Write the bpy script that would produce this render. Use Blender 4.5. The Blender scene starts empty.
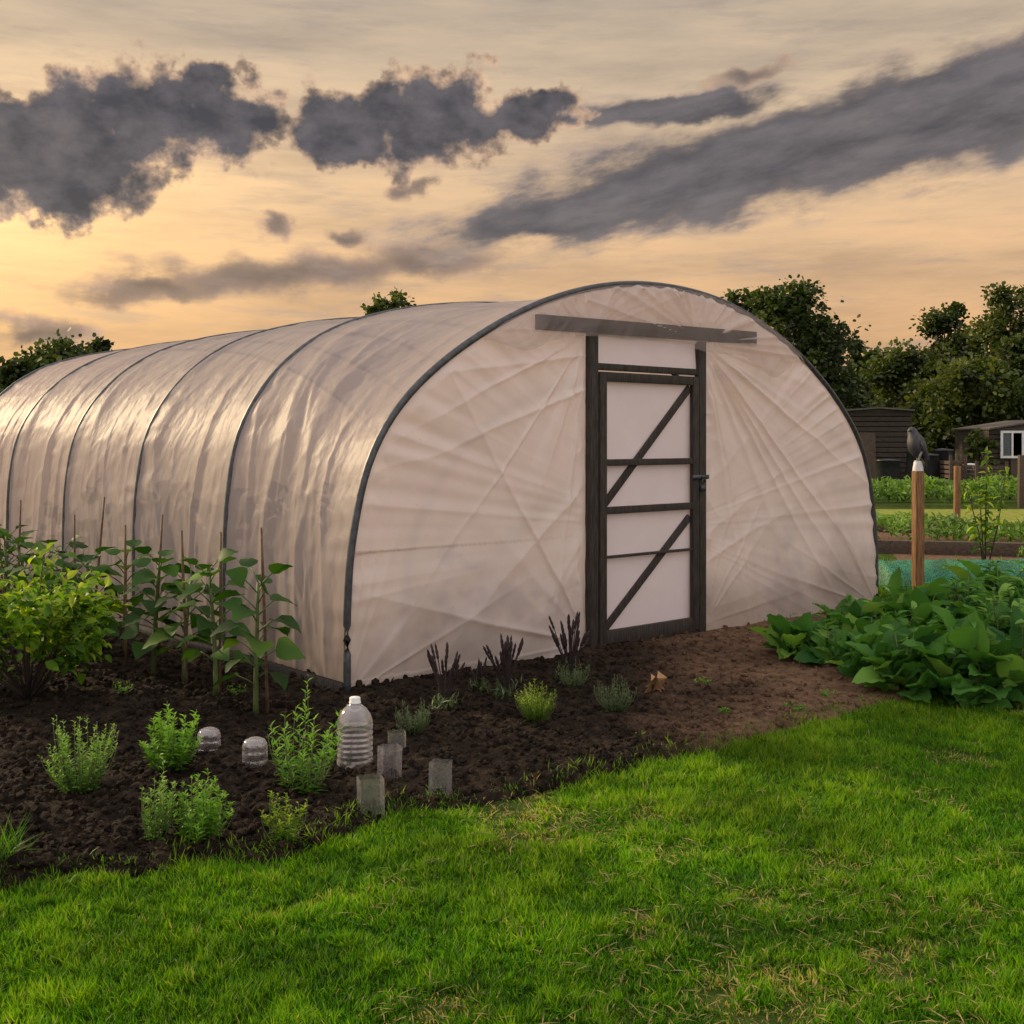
import bpy, math, numpy as np
from mathutils import Vector
rng=np.random.default_rng(7)
S=bpy.context.scene
COL=S.collection
F=1152.0; HY=440.0; CH=1.6
def gp(x,y):
    Y=CH*F/(y-HY); return np.array([(x-512)/F*Y,Y,0.0])
def pz(Y,y): return CH+(HY-y)/F*Y
def at(x,Y): return (x-512)/F*Y

# ---------------- noise
def vnoise(x,y,seed=0):
    xi=np.floor(x).astype(np.int64); yi=np.floor(y).astype(np.int64)
    xf=x-xi; yf=y-yi; u=xf*xf*(3-2*xf); v=yf*yf*(3-2*yf)
    def h(a,b):
        n=(a*374761393+b*668265263+seed*144269504)&0xffffffff
        n=((n^(n>>13))*1274126177)&0xffffffff
        return ((n^(n>>16))&0xffff)/65535.0
    return (h(xi,yi)*(1-u)+h(xi+1,yi)*u)*(1-v)+(h(xi,yi+1)*(1-u)+h(xi+1,yi+1)*u)*v
def fbm(x,y,o=4,seed=0):
    x=np.asarray(x,float); y=np.asarray(y,float)
    r=0;a=.5;t=0
    for i in range(o):
        r=r+a*vnoise(x*2**i,y*2**i,seed+i*17); t+=a; a*=.5
    return r/t
def ridge(x,y,seed=0): return 1-np.abs(2*fbm(x,y,2,seed)-1)*2

# ---------------- materials
def newmat(name):
    m=bpy.data.materials.new(name); m.use_nodes=True
    nt=m.node_tree; nt.nodes.clear(); return m,nt
def ND(nt,t,**k):
    n=nt.nodes.new(t)
    for a,b in k.items(): setattr(n,a,b)
    return n
def setin(nt,n,k,v):
    if isinstance(v,bpy.types.NodeSocket): nt.links.new(v,n.inputs[k])
    else: n.inputs[k].default_value=v
def ramp(nt,fac,stops):
    n=ND(nt,'ShaderNodeValToRGB'); cr=n.color_ramp
    while len(cr.elements)<len(stops): cr.elements.new(.5)
    for e,(p,c) in zip(cr.elements,stops): e.position=p; e.color=(*c,1)
    nt.links.new(fac,n.inputs[0]); return n.outputs[0]
def noise(nt,scale,detail=4,rough=.55,vec=None,mapscale=None):
    n=ND(nt,'ShaderNodeTexNoise'); n.inputs['Scale'].default_value=scale
    n.inputs['Detail'].default_value=detail; n.inputs['Roughness'].default_value=rough
    if vec is None: vec=ND(nt,'ShaderNodeNewGeometry').outputs['Position']
    if mapscale:
        mp=ND(nt,'ShaderNodeMapping'); mp.inputs['Scale'].default_value=mapscale
        nt.links.new(vec,mp.inputs[0]); vec=mp.outputs[0]
    nt.links.new(vec,n.inputs['Vector']); return n.outputs['Fac']
def MX(nt,f,a,b,mode='MIX'):
    n=ND(nt,'ShaderNodeMix',data_type='RGBA',blend_type=mode)
    setin(nt,n,0,f)
    for k,v in ((6,a),(7,b)):
        if isinstance(v,tuple): v=(*v,1) if len(v)==3 else v
        setin(nt,n,k,v)
    return n.outputs[2]
def mth(nt,op,a,b=0.0,c=None,clamp=False):
    n=ND(nt,'ShaderNodeMath',operation=op); n.use_clamp=clamp
    setin(nt,n,0,a); setin(nt,n,1,b)
    if c is not None: setin(nt,n,2,c)
    return n.outputs[0]
def sstep(nt,v,a,b,o0=0.0,o1=1.0):
    n=ND(nt,'ShaderNodeMapRange',interpolation_type='SMOOTHSTEP')
    setin(nt,n,'Value',v); n.inputs['From Min'].default_value=a; n.inputs['From Max'].default_value=b
    n.inputs['To Min'].default_value=o0; n.inputs['To Max'].default_value=o1
    return n.outputs[0]
def out(nt,s):
    o=ND(nt,'ShaderNodeOutputMaterial'); nt.links.new(s,o.inputs[0])
def princ(nt,col,rough=.6,metal=0,spec=.5,normal=None):
    p=ND(nt,'ShaderNodeBsdfPrincipled')
    setin(nt,p,'Base Color',(*col,1) if isinstance(col,tuple) else col)
    setin(nt,p,'Roughness',rough); p.inputs['Metallic'].default_value=metal
    p.inputs['Specular IOR Level'].default_value=spec
    if normal is not None: nt.links.new(normal,p.inputs['Normal'])
    return p.outputs[0]
def bump(nt,h,strength=.4,dist=.02):
    b=ND(nt,'ShaderNodeBump'); b.inputs['Strength'].default_value=strength; b.inputs['Distance'].default_value=dist
    nt.links.new(h,b.inputs['Height']); return b.outputs[0]
def attr(nt,name): return ND(nt,'ShaderNodeAttribute',attribute_name=name).outputs['Fac']
def leafmat(name,stops,transl=.35,rough=.5,tip=None,vary=1.2,lo=.72,hi=1.25,spec=.35):
    m,nt=newmat(name)
    c=ramp(nt,attr(nt,'rnd'),stops)
    n=noise(nt,vary,2)
    c=MX(nt,1.0,c,ramp(nt,n,[(.3,(lo,lo,lo)),(.7,(hi,hi*.96,hi*.8))]),'MULTIPLY')
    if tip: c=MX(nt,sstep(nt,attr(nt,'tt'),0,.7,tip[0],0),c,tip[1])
    p=princ(nt,c,rough,spec=spec)
    t=ND(nt,'ShaderNodeBsdfTranslucent')
    nt.links.new(MX(nt,1.0,c,(1.5,1.5,.7),'MULTIPLY'),t.inputs[0])
    mx=ND(nt,'ShaderNodeMixShader'); mx.inputs[0].default_value=transl
    nt.links.new(p,mx.inputs[1]); nt.links.new(t.outputs[0],mx.inputs[2])
    out(nt,mx.outputs[0]); return m
def simplemat(name,c1,c2,scale=8,rough=.7,mapscale=None,bs=.3,metal=0,spec=.4,bd=.01):
    m,nt=newmat(name); n=noise(nt,scale,6,.6,mapscale=mapscale)
    out(nt,princ(nt,ramp(nt,n,[(.3,c1),(.7,c2)]),rough,metal,spec,bump(nt,n,bs,bd))); return m

MAT={}
MAT['wood']=simplemat('weathered_dark_wood',(.010,.008,.007),(.060,.048,.040),11,.8,(7,7,.7),bs=.6)
MAT['darkwood']=simplemat('dark_header_wood',(.004,.003,.003),(.015,.012,.010),11,.9,(3,3,3),bs=.6,spec=.05)
MAT['steel']=simplemat('grey_steel',(.03,.033,.038),(.09,.092,.10),20,.45,metal=.3)
MAT['bark']=simplemat('bark',(.03,.022,.015),(.09,.065,.045),6,.9,(4,4,1),bd=.03)
MAT['cane']=simplemat('cane',(.06,.032,.018),(.16,.095,.05),30,.7)
MAT['post']=simplemat('timber_post',(.10,.05,.022),(.30,.165,.075),8,.8,(9,9,.8),bs=.6,spec=.2)
MAT['oldtimber']=simplemat('old_timber',(.035,.025,.018),(.12,.085,.06),8,.85,(1,8,8))
MAT['shed']=simplemat('shed_boards',(.014,.011,.009),(.065,.05,.038),6,.8,(1,1,12))
MAT['roof']=simplemat('roof_felt',(.06,.052,.045),(.14,.12,.10),5,.9)
MAT['white']=simplemat('white_paint',(.55,.55,.53),(.75,.75,.73),9,.5,bs=.1)
MAT['blackplastic']=simplemat('black_plastic',(.010,.011,.012),(.025,.025,.028),9,.4,bs=.1)
MAT['glassdark']=simplemat('window_glass',(.04,.05,.06),(.09,.1,.11),2,.1,bs=.02)
MAT['bird']=simplemat('bird_feathers',(.012,.013,.017),(.06,.06,.066),18,.6,(2,2,.6))
MAT['birdpale']=simplemat('pale_feathers',(.2,.2,.2),(.4,.39,.37),30,.7)
MAT['stalk']=simplemat('green_stalk',(.05,.08,.02),(.10,.14,.04),20,.6)
MAT['darkstalk']=simplemat('dark_stalk',(.014,.008,.009),(.04,.022,.024),40,.8)
MAT['dryleaf']=simplemat('dry_leaf',(.35,.2,.09),(.6,.38,.2),30,.7)

def film_material(name,trans=.07,base=(.60,.475,.42),grime_innerdark=True,tl=.42,bs=.12,rough=.45,spec=.4,bd=.04):
    m,nt=newmat(name)
    pos=ND(nt,'ShaderNodeNewGeometry').outputs['Position']
    sep=ND(nt,'ShaderNodeSeparateXYZ'); nt.links.new(pos,sep.inputs[0])
    n1=noise(nt,1.1,4,.6); n2=noise(nt,7,4,.6)
    c=MX(nt,1.0,ramp(nt,n1,[(.3,(base[0]*.93,base[1]*.92,base[2]*.92)),(.7,base)]),ramp(nt,n2,[(.35,(.97,.97,.96)),(.6,(1,1,1))]),'MULTIPLY')
    if grime_innerdark:
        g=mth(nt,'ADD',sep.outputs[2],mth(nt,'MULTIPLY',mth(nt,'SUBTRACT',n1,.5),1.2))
        c=MX(nt,sstep(nt,g,-.15,.75,.55,0),c,(.22,.18,.14))  # dim interior behind the lower film, painted into its colour
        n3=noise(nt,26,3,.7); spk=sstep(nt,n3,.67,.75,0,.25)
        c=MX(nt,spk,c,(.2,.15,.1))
    fine=noise(nt,3.0,4,.5,mapscale=(2.2,2.2,.5))
    b=bump(nt,fine,bs,bd)
    p=princ(nt,c,rough,spec=spec,normal=b)
    t=ND(nt,'ShaderNodeBsdfTranslucent'); nt.links.new(MX(nt,1.0,c,(1.08,1.0,.93),'MULTIPLY'),t.inputs[0])
    mx=ND(nt,'ShaderNodeMixShader'); mx.inputs[0].default_value=tl
    nt.links.new(p,mx.inputs[1]); nt.links.new(t.outputs[0],mx.inputs[2])
    tr=ND(nt,'ShaderNodeBsdfTransparent'); mx2=ND(nt,'ShaderNodeMixShader'); mx2.inputs[0].default_value=trans
    nt.links.new(mx.outputs[0],mx2.inputs[1]); nt.links.new(tr.outputs[0],mx2.inputs[2])
    out(nt,mx2.outputs[0]); return m
MAT['filmside_shaded']=film_material('polythene_film_roof_shaded',.09,(.53,.465,.455),True,.52,.40,.50,.30,.06)  # same polythene, base darkened to paint in the shade on the tunnel side
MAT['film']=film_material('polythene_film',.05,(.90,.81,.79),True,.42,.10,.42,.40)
MAT['filmdoor']=film_material('door_polythene',.03,(.84,.77,.82),False,.30,.08)
MAT['flap']=film_material('film_flap',.66,(.62,.54,.51),False,.4,.1,.5,.2)

def clear_plastic(name,base=.10,gain=.45,tint=(.75,.71,.73)):
    m,nt=newmat(name)
    g=ND(nt,'ShaderNodeBsdfGlossy'); g.inputs['Roughness'].default_value=.08; g.inputs[0].default_value=(1,.97,.96,1)
    d=ND(nt,'ShaderNodeBsdfDiffuse'); d.inputs[0].default_value=(*tint,1)
    t=ND(nt,'ShaderNodeBsdfTransparent'); t.inputs[0].default_value=(.98,.97,.97,1)
    lw=ND(nt,'ShaderNodeLayerWeight'); lw.inputs[0].default_value=.3
    a=ND(nt,'ShaderNodeMixShader'); a.inputs[0].default_value=.6
    nt.links.new(d.outputs[0],a.inputs[1]); nt.links.new(g.outputs[0],a.inputs[2])
    f=mth(nt,'ADD',mth(nt,'MULTIPLY',lw.outputs['Facing'],gain),base,clamp=True)
    b=ND(nt,'ShaderNodeMixShader'); nt.links.new(f,b.inputs[0])
    nt.links.new(t.outputs[0],b.inputs[1]); nt.links.new(a.outputs[0],b.inputs[2])
    out(nt,b.outputs[0]); return m
MAT['clear']=clear_plastic('clear_plastic',.17,.6)
MAT['clearsheet']=clear_plastic('clear_sheet',.13,.45)

m,nt=newmat('net')
n=noise(nt,6,4,.6); c=ramp(nt,n,[(.3,(.005,.085,.045)),(.7,(.02,.27,.16))])
t=ND(nt,'ShaderNodeBsdfTransparent'); mx=ND(nt,'ShaderNodeMixShader')
nt.links.new(sstep(nt,noise(nt,70,2),.38,.6,.30,.9),mx.inputs[0])
nt.links.new(t.outputs[0],mx.inputs[1]); nt.links.new(princ(nt,c,.6),mx.inputs[2]); out(nt,mx.outputs[0]); MAT['net']=m

# soil
m,nt=newmat('soil')
n1=noise(nt,.9,3); n2=noise(nt,14,6,.7); n3=noise(nt,70,4,.7)
c=ramp(nt,n2,[(.3,(.006,.004,.003)),(.52,(.020,.013,.008)),(.75,(.07,.046,.030))])
pos=ND(nt,'ShaderNodeNewGeometry').outputs['Position']; sep=ND(nt,'ShaderNodeSeparateXYZ'); nt.links.new(pos,sep.inputs[0])
dry=mth(nt,'MULTIPLY',sstep(nt,mth(nt,'ADD',sep.outputs[0],mth(nt,'MULTIPLY',mth(nt,'SUBTRACT',n1,.5),2.2)),.6,1.7),1.0)
c=MX(nt,dry,c,ramp(nt,n2,[(.3,(.06,.034,.020)),(.7,(.26,.155,.093))]))
c=MX(nt,sstep(nt,n3,.63,.73,0,.65),c,(.20,.14,.095))
h=mth(nt,'ADD',n2,mth(nt,'MULTIPLY',n3,.5))
out(nt,princ(nt,c,.95,spec=.15,normal=bump(nt,h,1.0,.04))); MAT['soil']=m
# ground
m,nt=newmat('ground_turf')
n1=noise(nt,.25,3); n2=noise(nt,9,5,.65); n3=noise(nt,60,3,.7)
c=ramp(nt,n2,[(.3,(.018,.035,.006)),(.55,(.045,.075,.012)),(.8,(.13,.13,.035))])
c=MX(nt,1.0,c,ramp(nt,n1,[(.3,(.8,.85,.8)),(.7,(1.4,1.4,1.2))]),'MULTIPLY')
out(nt,princ(nt,c,.95,spec=.1,normal=bump(nt,n3,.9,.03))); MAT['turf']=m
m,nt=newmat('path_turf')
c=ramp(nt,noise(nt,5,5,.65),[(.3,(.12,.15,.02)),(.7,(.30,.31,.07))])
out(nt,princ(nt,c,.95,spec=.1,normal=bump(nt,noise(nt,30,3),.9,.03))); MAT['pathturf']=m

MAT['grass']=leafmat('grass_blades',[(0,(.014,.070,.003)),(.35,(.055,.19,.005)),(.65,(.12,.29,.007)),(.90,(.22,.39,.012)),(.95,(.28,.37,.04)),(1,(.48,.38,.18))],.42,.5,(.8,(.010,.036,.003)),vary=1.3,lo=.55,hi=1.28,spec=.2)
MAT['herb']=leafmat('herb_leaf',[(0,(.04,.14,.015)),(1,(.20,.42,.04))],.35,vary=3,spec=.2)
MAT['herbpale']=leafmat('sage_leaf',[(0,(.06,.17,.025)),(1,(.25,.45,.07))],.3,vary=3,spec=.2)
MAT['bushleaf']=leafmat('bush_leaf',[(0,(.035,.11,.010)),(.45,(.12,.25,.018)),(1,(.36,.46,.04))],.45,vary=4,lo=.65,hi=1.3,spec=.2)
MAT['sunleaf']=leafmat('sunflower_leaf',[(0,(.012,.045,.006)),(.8,(.04,.11,.015)),(1,(.09,.18,.025))],.28,.55,vary=3,spec=.2)
MAT['comfrey']=leafmat('comfrey_leaf',[(0,(.03,.11,.025)),(.7,(.09,.24,.045)),(1,(.20,.36,.07))],.35,.6,vary=2.5,spec=.15)
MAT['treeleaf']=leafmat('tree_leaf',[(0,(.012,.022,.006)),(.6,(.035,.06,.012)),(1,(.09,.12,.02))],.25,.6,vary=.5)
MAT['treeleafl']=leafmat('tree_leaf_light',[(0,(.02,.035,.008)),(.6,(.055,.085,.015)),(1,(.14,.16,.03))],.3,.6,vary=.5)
MAT['veg']=leafmat('vegetable_leaf',[(0,(.035,.09,.015)),(1,(.16,.30,.05))],.3,vary=1)
MAT['lav']=leafmat('lavender_leaf',[(0,(.05,.085,.045)),(1,(.12,.17,.08))],.2,vary=3)

# ---------------- geometry accumulator
class Acc:
    def __init__(s): s.V=[];s.L=[];s.C=[];s.r=[];s.t=[];s.m=[];s.n=0
    def add(s,v,faces,rnd=.5,mi=0,tt=0.0):
        v=np.asarray(v,float)
        s.V.append(v); s.L.append(np.concatenate([np.asarray(f) for f in faces])+s.n)
        s.C.append(np.array([len(f) for f in faces])); k=len(v)
        s.r.append(np.full(k,rnd) if np.isscalar(rnd) else rnd); s.t.append(np.full(k,tt) if np.isscalar(tt) else tt)
        s.m.append(np.full(len(faces),mi)); s.n+=k
    def inst(s,tv,tf,T,R,Sc,rnd,mi=0):
        tv=np.asarray(tv,float); n=len(T); k=len(tv)
        Sc=np.asarray(Sc,float)
        if Sc.ndim==1: Sc=np.repeat(Sc[:,None],3,1)
        loc=tv[None]*Sc[:,None,:]
        W=np.einsum('nij,nkj->nki',R,loc)+T[:,None,:]
        fl=np.concatenate([np.asarray(f) for f in tf]); fc=np.array([len(f) for f in tf])
        off=(np.arange(n)*k+s.n)[:,None]
        s.V.append(W.reshape(-1,3)); s.L.append((fl[None]+off).ravel()); s.C.append(np.tile(fc,n))
        s.r.append(np.repeat(rnd,k)); s.t.append(np.tile(tv[:,1],n)); s.m.append(np.full(n*len(tf),mi)); s.n+=n*k
    def obj(s,name,mats,smooth=True,parent=None,origin=None):
        V=np.concatenate(s.V); L=np.concatenate(s.L).astype(np.int32); C=np.concatenate(s.C).astype(np.int32)
        o0=np.zeros(3) if origin is None else np.asarray(origin,float)
        me=bpy.data.meshes.new(name)
        me.vertices.add(len(V)); me.vertices.foreach_set('co',(V-o0).astype(np.float32).ravel())
        me.loops.add(len(L)); me.loops.foreach_set('vertex_index',L)
        me.polygons.add(len(C)); st=np.concatenate([[0],np.cumsum(C)[:-1]]).astype(np.int32)
        me.polygons.foreach_set('loop_start',st); me.polygons.foreach_set('loop_total',C)
        if not isinstance(mats,(list,tuple)): mats=[mats]
        for mm in mats: me.materials.append(mm)
        me.polygons.foreach_set('material_index',np.concatenate(s.m).astype(np.int32))
        me.polygons.foreach_set('use_smooth',np.full(len(C),smooth))
        me.update(calc_edges=True)
        for nm,arr in (('rnd',s.r),('tt',s.t)):
            a=me.attributes.new(nm,'FLOAT','POINT'); a.data.foreach_set('value',np.concatenate(arr).astype(np.float32))
        ob=bpy.data.objects.new(name,me); COL.objects.link(ob)
        ob.location=o0
        if parent is not None:
            ob.parent=parent; ob.location=o0-np.array(parent.location) if origin is not None else -np.array(parent.location)
        return ob
def empty(name,loc):
    e=bpy.data.objects.new(name,None); e.location=loc; e.empty_display_size=.2; COL.objects.link(e); return e
def top(o,label,cat,group=None):
    o['label']=label; o['category']=cat
    if group: o['group']=group
    return o
def bev(o,w=.004):
    b=o.modifiers.new('b','BEVEL'); b.width=w; b.segments=2; b.limit_method='ANGLE'; return o
def box(acc,c,ax,ay,az,mi=0,rnd=.5):
    c=np.asarray(c,float);ax=np.asarray(ax,float)/2;ay=np.asarray(ay,float)/2;az=np.asarray(az,float)/2
    v=[c+sx*ax+sy*ay+sz*az for sz in(-1,1) for sy in(-1,1) for sx in(-1,1)]
    f=[(0,2,3,1),(4,5,7,6),(0,1,5,4),(2,6,7,3),(0,4,6,2),(1,3,7,5)]
    if np.dot(np.cross(ax,ay),az)<0: f=[q[::-1] for q in f]
    acc.add(v,f,rnd,mi)
def tube(acc,pts,rad,ns=6,mi=0,rnd=.5,flat=None):
    pts=np.asarray(pts,float); n=len(pts); rad=np.broadcast_to(rad,(n,))
    tg=np.gradient(pts,axis=0); tg/=np.linalg.norm(tg,axis=1)[:,None]+1e-9
    ref=np.array([0.,0.,1.]) if abs(tg[:,2]).mean()<.8 else np.array([1.,0.,0.])
    a=np.cross(tg,ref); a/=np.linalg.norm(a,axis=1)[:,None]+1e-9; b=np.cross(tg,a)
    th=np.linspace(0,2*np.pi,ns,endpoint=False)
    fl=1 if flat is None else flat
    V=(pts[:,None]+rad[:,None,None]*(np.cos(th)[None,:,None]*a[:,None]+fl*np.sin(th)[None,:,None]*b[:,None])).reshape(-1,3)
    fs=[]
    for i in range(n-1):
        for j in range(ns):
            k=(j+1)%ns; fs.append((i*ns+j,i*ns+k,(i+1)*ns+k,(i+1)*ns+j))
    fs.append(tuple(range(ns))[::-1]); fs.append(tuple((n-1)*ns+j for j in range(ns)))
    acc.add(V,fs,rnd,mi)
def lathe(acc,c,prof,ns=24,mi=0):
    pr=np.array(prof); th=np.linspace(0,2*np.pi,ns,endpoint=False); n=len(pr)
    V=np.stack([c[0]+pr[:,0,None]*np.cos(th),c[1]+pr[:,0,None]*np.sin(th),c[2]+np.repeat(pr[:,1,None],ns,1)],-1).reshape(-1,3)
    fs=[]
    for i in range(n-1):
        for j in range(ns):
            k=(j+1)%ns; fs.append((i*ns+j,i*ns+k,(i+1)*ns+k,(i+1)*ns+j))
    acc.add(V,fs,.5,mi)
def grid_faces(nx,ny,off=0):
    i,j=np.meshgrid(np.arange(nx-1),np.arange(ny-1),indexing='ij'); a=(i*ny+j).ravel()+off
    return np.stack([a,a+ny,a+ny+1,a+1],1)
def add_grid(acc,V,nx,ny,mi=0,keep=None):
    f=grid_faces(nx,ny)
    if keep is not None: f=f[keep]
    s=acc; s.V.append(V); s.L.append(f.ravel()+s.n); s.C.append(np.full(len(f),4)); s.r.append(np.full(len(V),.5)); s.t.append(np.zeros(len(V))); s.m.append(np.full(len(f),mi)); s.n+=len(V)
def frames(d,up=None,roll=0.0):
    d=np.asarray(d,float); d=d/(np.linalg.norm(d,axis=1)[:,None]+1e-9)
    if up is None: up=np.tile([0,0,1.],(len(d),1))
    up=up+rng.normal(0,roll,up.shape) if roll else up
    x=np.cross(d,up); x/=np.linalg.norm(x,axis=1)[:,None]+1e-9
    z=np.cross(x,d); return np.stack([x,d,z],2)
def leaf_t(rows,droop=.35,fold=.12,crinkle=0.0):
    v=[];f=[]
    for i,(y,w) in enumerate(rows):
        c=crinkle*(1 if i%2 else -1)
        v+= [(-w,y,-droop*y*y+fold*w*2+c),(0,y,-droop*y*y),(w,y,-droop*y*y+fold*w*2-c)]
    n=len(rows)
    for i in range(n-1):
        a=i*3; f+=[(a,a+1,a+4,a+3),(a+1,a+2,a+5,a+4)]
    return np.array(v),f
BROAD=leaf_t([(0,.03),(.08,.06),(.16,.18),(.28,.29),(.42,.36),(.56,.37),(.70,.33),(.83,.24),(.94,.12),(1,.02)],.38,.24,.035)
HEART=leaf_t([(0,.12),(.04,.38),(.16,.50),(.34,.50),(.54,.40),(.74,.24),(.90,.10),(1,.005)],.30,.12,.018)
SMALL=leaf_t([(0,.03),(.4,.2),(.75,.13),(1,.01)],.3,.3)
THIN=leaf_t([(0,.04),(.5,.09),(1,.01)],.3,.2)
QUAD=(np.array([(-.38,0,.05),(.38,0,.05),(.45,.6,0),(0,1,-.15),(-.45,.6,0)]),[(0,1,2,3,4)])
BLADE=(np.array([(-.5,0,0),(.5,0,0),(-.4,.55,-.10),(.4,.55,-.10),(0,1,-.38)]),[(0,1,3,2),(2,3,4)])

# ---------------- layout
P0=np.array([-1.04,7.17]); U=np.array([.753,.659]); U/=np.linalg.norm(U); Vv=np.array([-U[1],U[0]]); W=6.07
def TW(t,s,z):
    t,s,z=np.broadcast_arrays(np.asarray(t,float),np.asarray(s,float),np.asarray(z,float))
    return np.stack([P0[0]+t*U[0]+s*Vv[0],P0[1]+t*U[1]+s*Vv[1],z],-1)
bx=np.array([-9,-6,-3,-1.76,-1.37,-.93,-.39,.22,.61,1.3,1.77,2.3,3.15,5,8])
by=np.array([2.9,2.95,3.5,3.96,4.14,4.44,4.83,5.19,5.5,6.04,6.4,6.83,7.15,8.4,10.5])
def bound(x): return np.interp(x,bx,by)
def soilmask(x,y):
    m=y-bound(x)+(fbm(x*2.2,y*2.2,5,5)-.5)*.75
    r=(10.3+(fbm(x*2,y*2,3,8)-.5)*.6)-y
    rr=np.where(x>3.3,r,9)
    return np.minimum(m,rr)
def soil_h(x,y):
    m=np.clip(soilmask(x,y)/.18,0,1); m=m*m*(3-2*m)
    flat=np.clip((x-.8)/1.0,0,1)
    h=.012+.05*fbm(x*2.2,y*2.2,3,11)+(.060*(fbm(x*9,y*9,4,12)-.4)+.032*(fbm(x*32,y*32,3,13)-.5))*(1-.70*flat)
    h=h*(1-.4*flat)+.008*flat
    return np.where(m>0,(-.05)*(1-m)+h*m,-.05)
def onsoil(x,y): return np.array([x,y,float(soil_h(np.array([x]),np.array([y]))[0])-.01])
def gpx(x,y):
    p=gp(x,y); return onsoil(p[0],p[1])

a=Acc(); gx=np.concatenate([-np.geomspace(400,4,14),np.linspace(-3,3,5),np.geomspace(4,400,14)])
gy=np.concatenate([[-60,-20,-5],np.linspace(0,20,9),np.geomspace(25,600,10)])
X,Y=np.meshgrid(gx,gy,indexing='ij'); add_grid(a,np.stack([X,Y,X*0],-1).reshape(-1,3),len(gx),len(gy))
g=a.obj('ground',MAT['turf']); g['kind']='structure'
a=Acc(); gx=np.linspace(-7,5.6,600); gy=np.linspace(3.0,14.5,550)
X,Y=np.meshgrid(gx,gy,indexing='ij'); Z=soil_h(X,Y)
V=np.stack([X,Y,Z],-1).reshape(-1,3); f=grid_faces(len(gx),len(gy)); keep=(V[f][:,:,2].max(1)>-.045)
add_grid(a,V,len(gx),len(gy),keep=keep); o=a.obj('soil_bed',MAT['soil']); o['kind']='structure'
def ico():
    t=(1+5**.5)/2; v=np.array([(-1,t,0),(1,t,0),(-1,-t,0),(1,-t,0),(0,-1,t),(0,1,t),(0,-1,-t),(0,1,-t),(t,0,-1),(t,0,1),(-t,0,-1),(-t,0,1)],float)/1.9
    f=[(0,11,5),(0,5,1),(0,1,7),(0,7,10),(0,10,11),(1,5,9),(5,11,4),(11,10,2),(10,7,6),(7,1,8),(3,9,4),(3,4,2),(3,2,6),(3,6,8),(3,8,9),(4,9,5),(2,4,11),(6,2,10),(8,6,7),(9,8,1)]
    return v,f
iv,if_=ico(); a=Acc()
for k in range(6):
    n=8000; y=4+8*rng.random(n)**1.4; x=(rng.random(n)-.5)*y*1.15
    ok=(soilmask(x,y)>.02)&(rng.random(n)>.6*np.clip(x-.8,0,1)); x=x[ok];y=y[ok]; n=len(x)
    sz=.004+.022*rng.random(n)**3.2
    T=np.stack([x,y,soil_h(x,y)+sz*.3],1)
    tv=iv*(1+rng.normal(0,.22,iv.shape))
    a.inst(tv,if_,T,frames(rng.normal(size=(n,3)),roll=1),sz[:,None]*rng.uniform(.6,1.3,(n,3)),rng.random(n))
o=a.obj('soil_clods',MAT['soil'],smooth=False); o['kind']='stuff'

# grass
def dirt(x,y):
    return fbm(x*1.7+3,y*1.7,4,31)*.6+fbm(x*7,y*7,3,37)*.4
def grass(name,n,yr,pw,cond,hmul=1.0,xw=.52,extra=.5,wmul=1.0):
    y=yr[0]+(yr[1]-yr[0])*rng.random(n)**pw; x=(rng.random(n)*2-1)*(y*xw+extra)
    cx=np.round(x/.045+rng.normal(0,.25,n)); cy=np.round(y/.045+rng.normal(0,.25,n))
    jx=vnoise(cx*7.3,cy*3.1,51)-.5; jy=vnoise(cx*2.7,cy*8.9,52)-.5; pull=rng.random(n)<.5
    x=np.where(pull,(cx+jx)*.045+rng.normal(0,.010,n),x); y=np.where(pull,(cy+jy)*.045+rng.normal(0,.010,n),y)
    ok=cond(x,y); x=x[ok]; y=y[ok]; cx=cx[ok]; cy=cy[ok]
    corner=np.clip((x-.5)*.6,0,1)*np.clip((4.5-y)*.9,0,1)
    d=dirt(x,y)-.072+.14*corner; keep=rng.random(len(x))>np.clip((d-.60)*12,0,.9); x=x[keep];y=y[keep];d=d[keep];cx=cx[keep];cy=cy[keep]; n=len(x)
    big=fbm(x*.9,y*.9,3,41); tuft=fbm(x*8,y*8,3,43); tr=vnoise(cx*5.1,cy*4.3,53)
    ht=(.015+.028*rng.random(n)**1.5+.060*np.clip(tuft-.40,0,1))*(.65+.75*tr)*(.75+.5*big)*hmul*np.where(d>.57,.6,1)
    ang=rng.random(n)*6.283; fx=tr*12.6
    lean=rng.uniform(.15,1.6,n)
    D=np.stack([lean*(.6*np.cos(ang)+.6*np.cos(fx)),lean*(.6*np.sin(ang)+.6*np.sin(fx)),np.ones(n)],1)
    up=np.stack([np.cos(ang*7),np.sin(ang*7),np.zeros(n)],1)
    R=frames(D,-up)
    w=rng.uniform(.0026,.0056,n)*wmul
    r=np.clip(.02+.7*big+.6*(tuft-.45)+.28*tr+rng.normal(0,.16,n),0,.92); r=np.where(rng.random(n)<.010+np.clip((d-.555)*4,0,.6),1,r)
    zb=np.where(soilmask(x,y)>0,soil_h(x,y),0)
    T=np.stack([x,y,np.maximum(zb,0)-.003],1)
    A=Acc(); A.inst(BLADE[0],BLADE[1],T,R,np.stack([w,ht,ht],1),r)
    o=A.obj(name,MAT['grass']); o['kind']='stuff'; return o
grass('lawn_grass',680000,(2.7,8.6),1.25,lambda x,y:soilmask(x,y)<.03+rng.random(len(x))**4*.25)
grass('rough_grass',60000,(10.0,15),1.0,lambda x,y:(x>3.7)&(soilmask(x,y)<.1),2.2,.62,0,2.2)
n=5000; y=2.8+2.4*rng.random(n); x=(rng.random(n)*2-.35)*1.5
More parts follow.
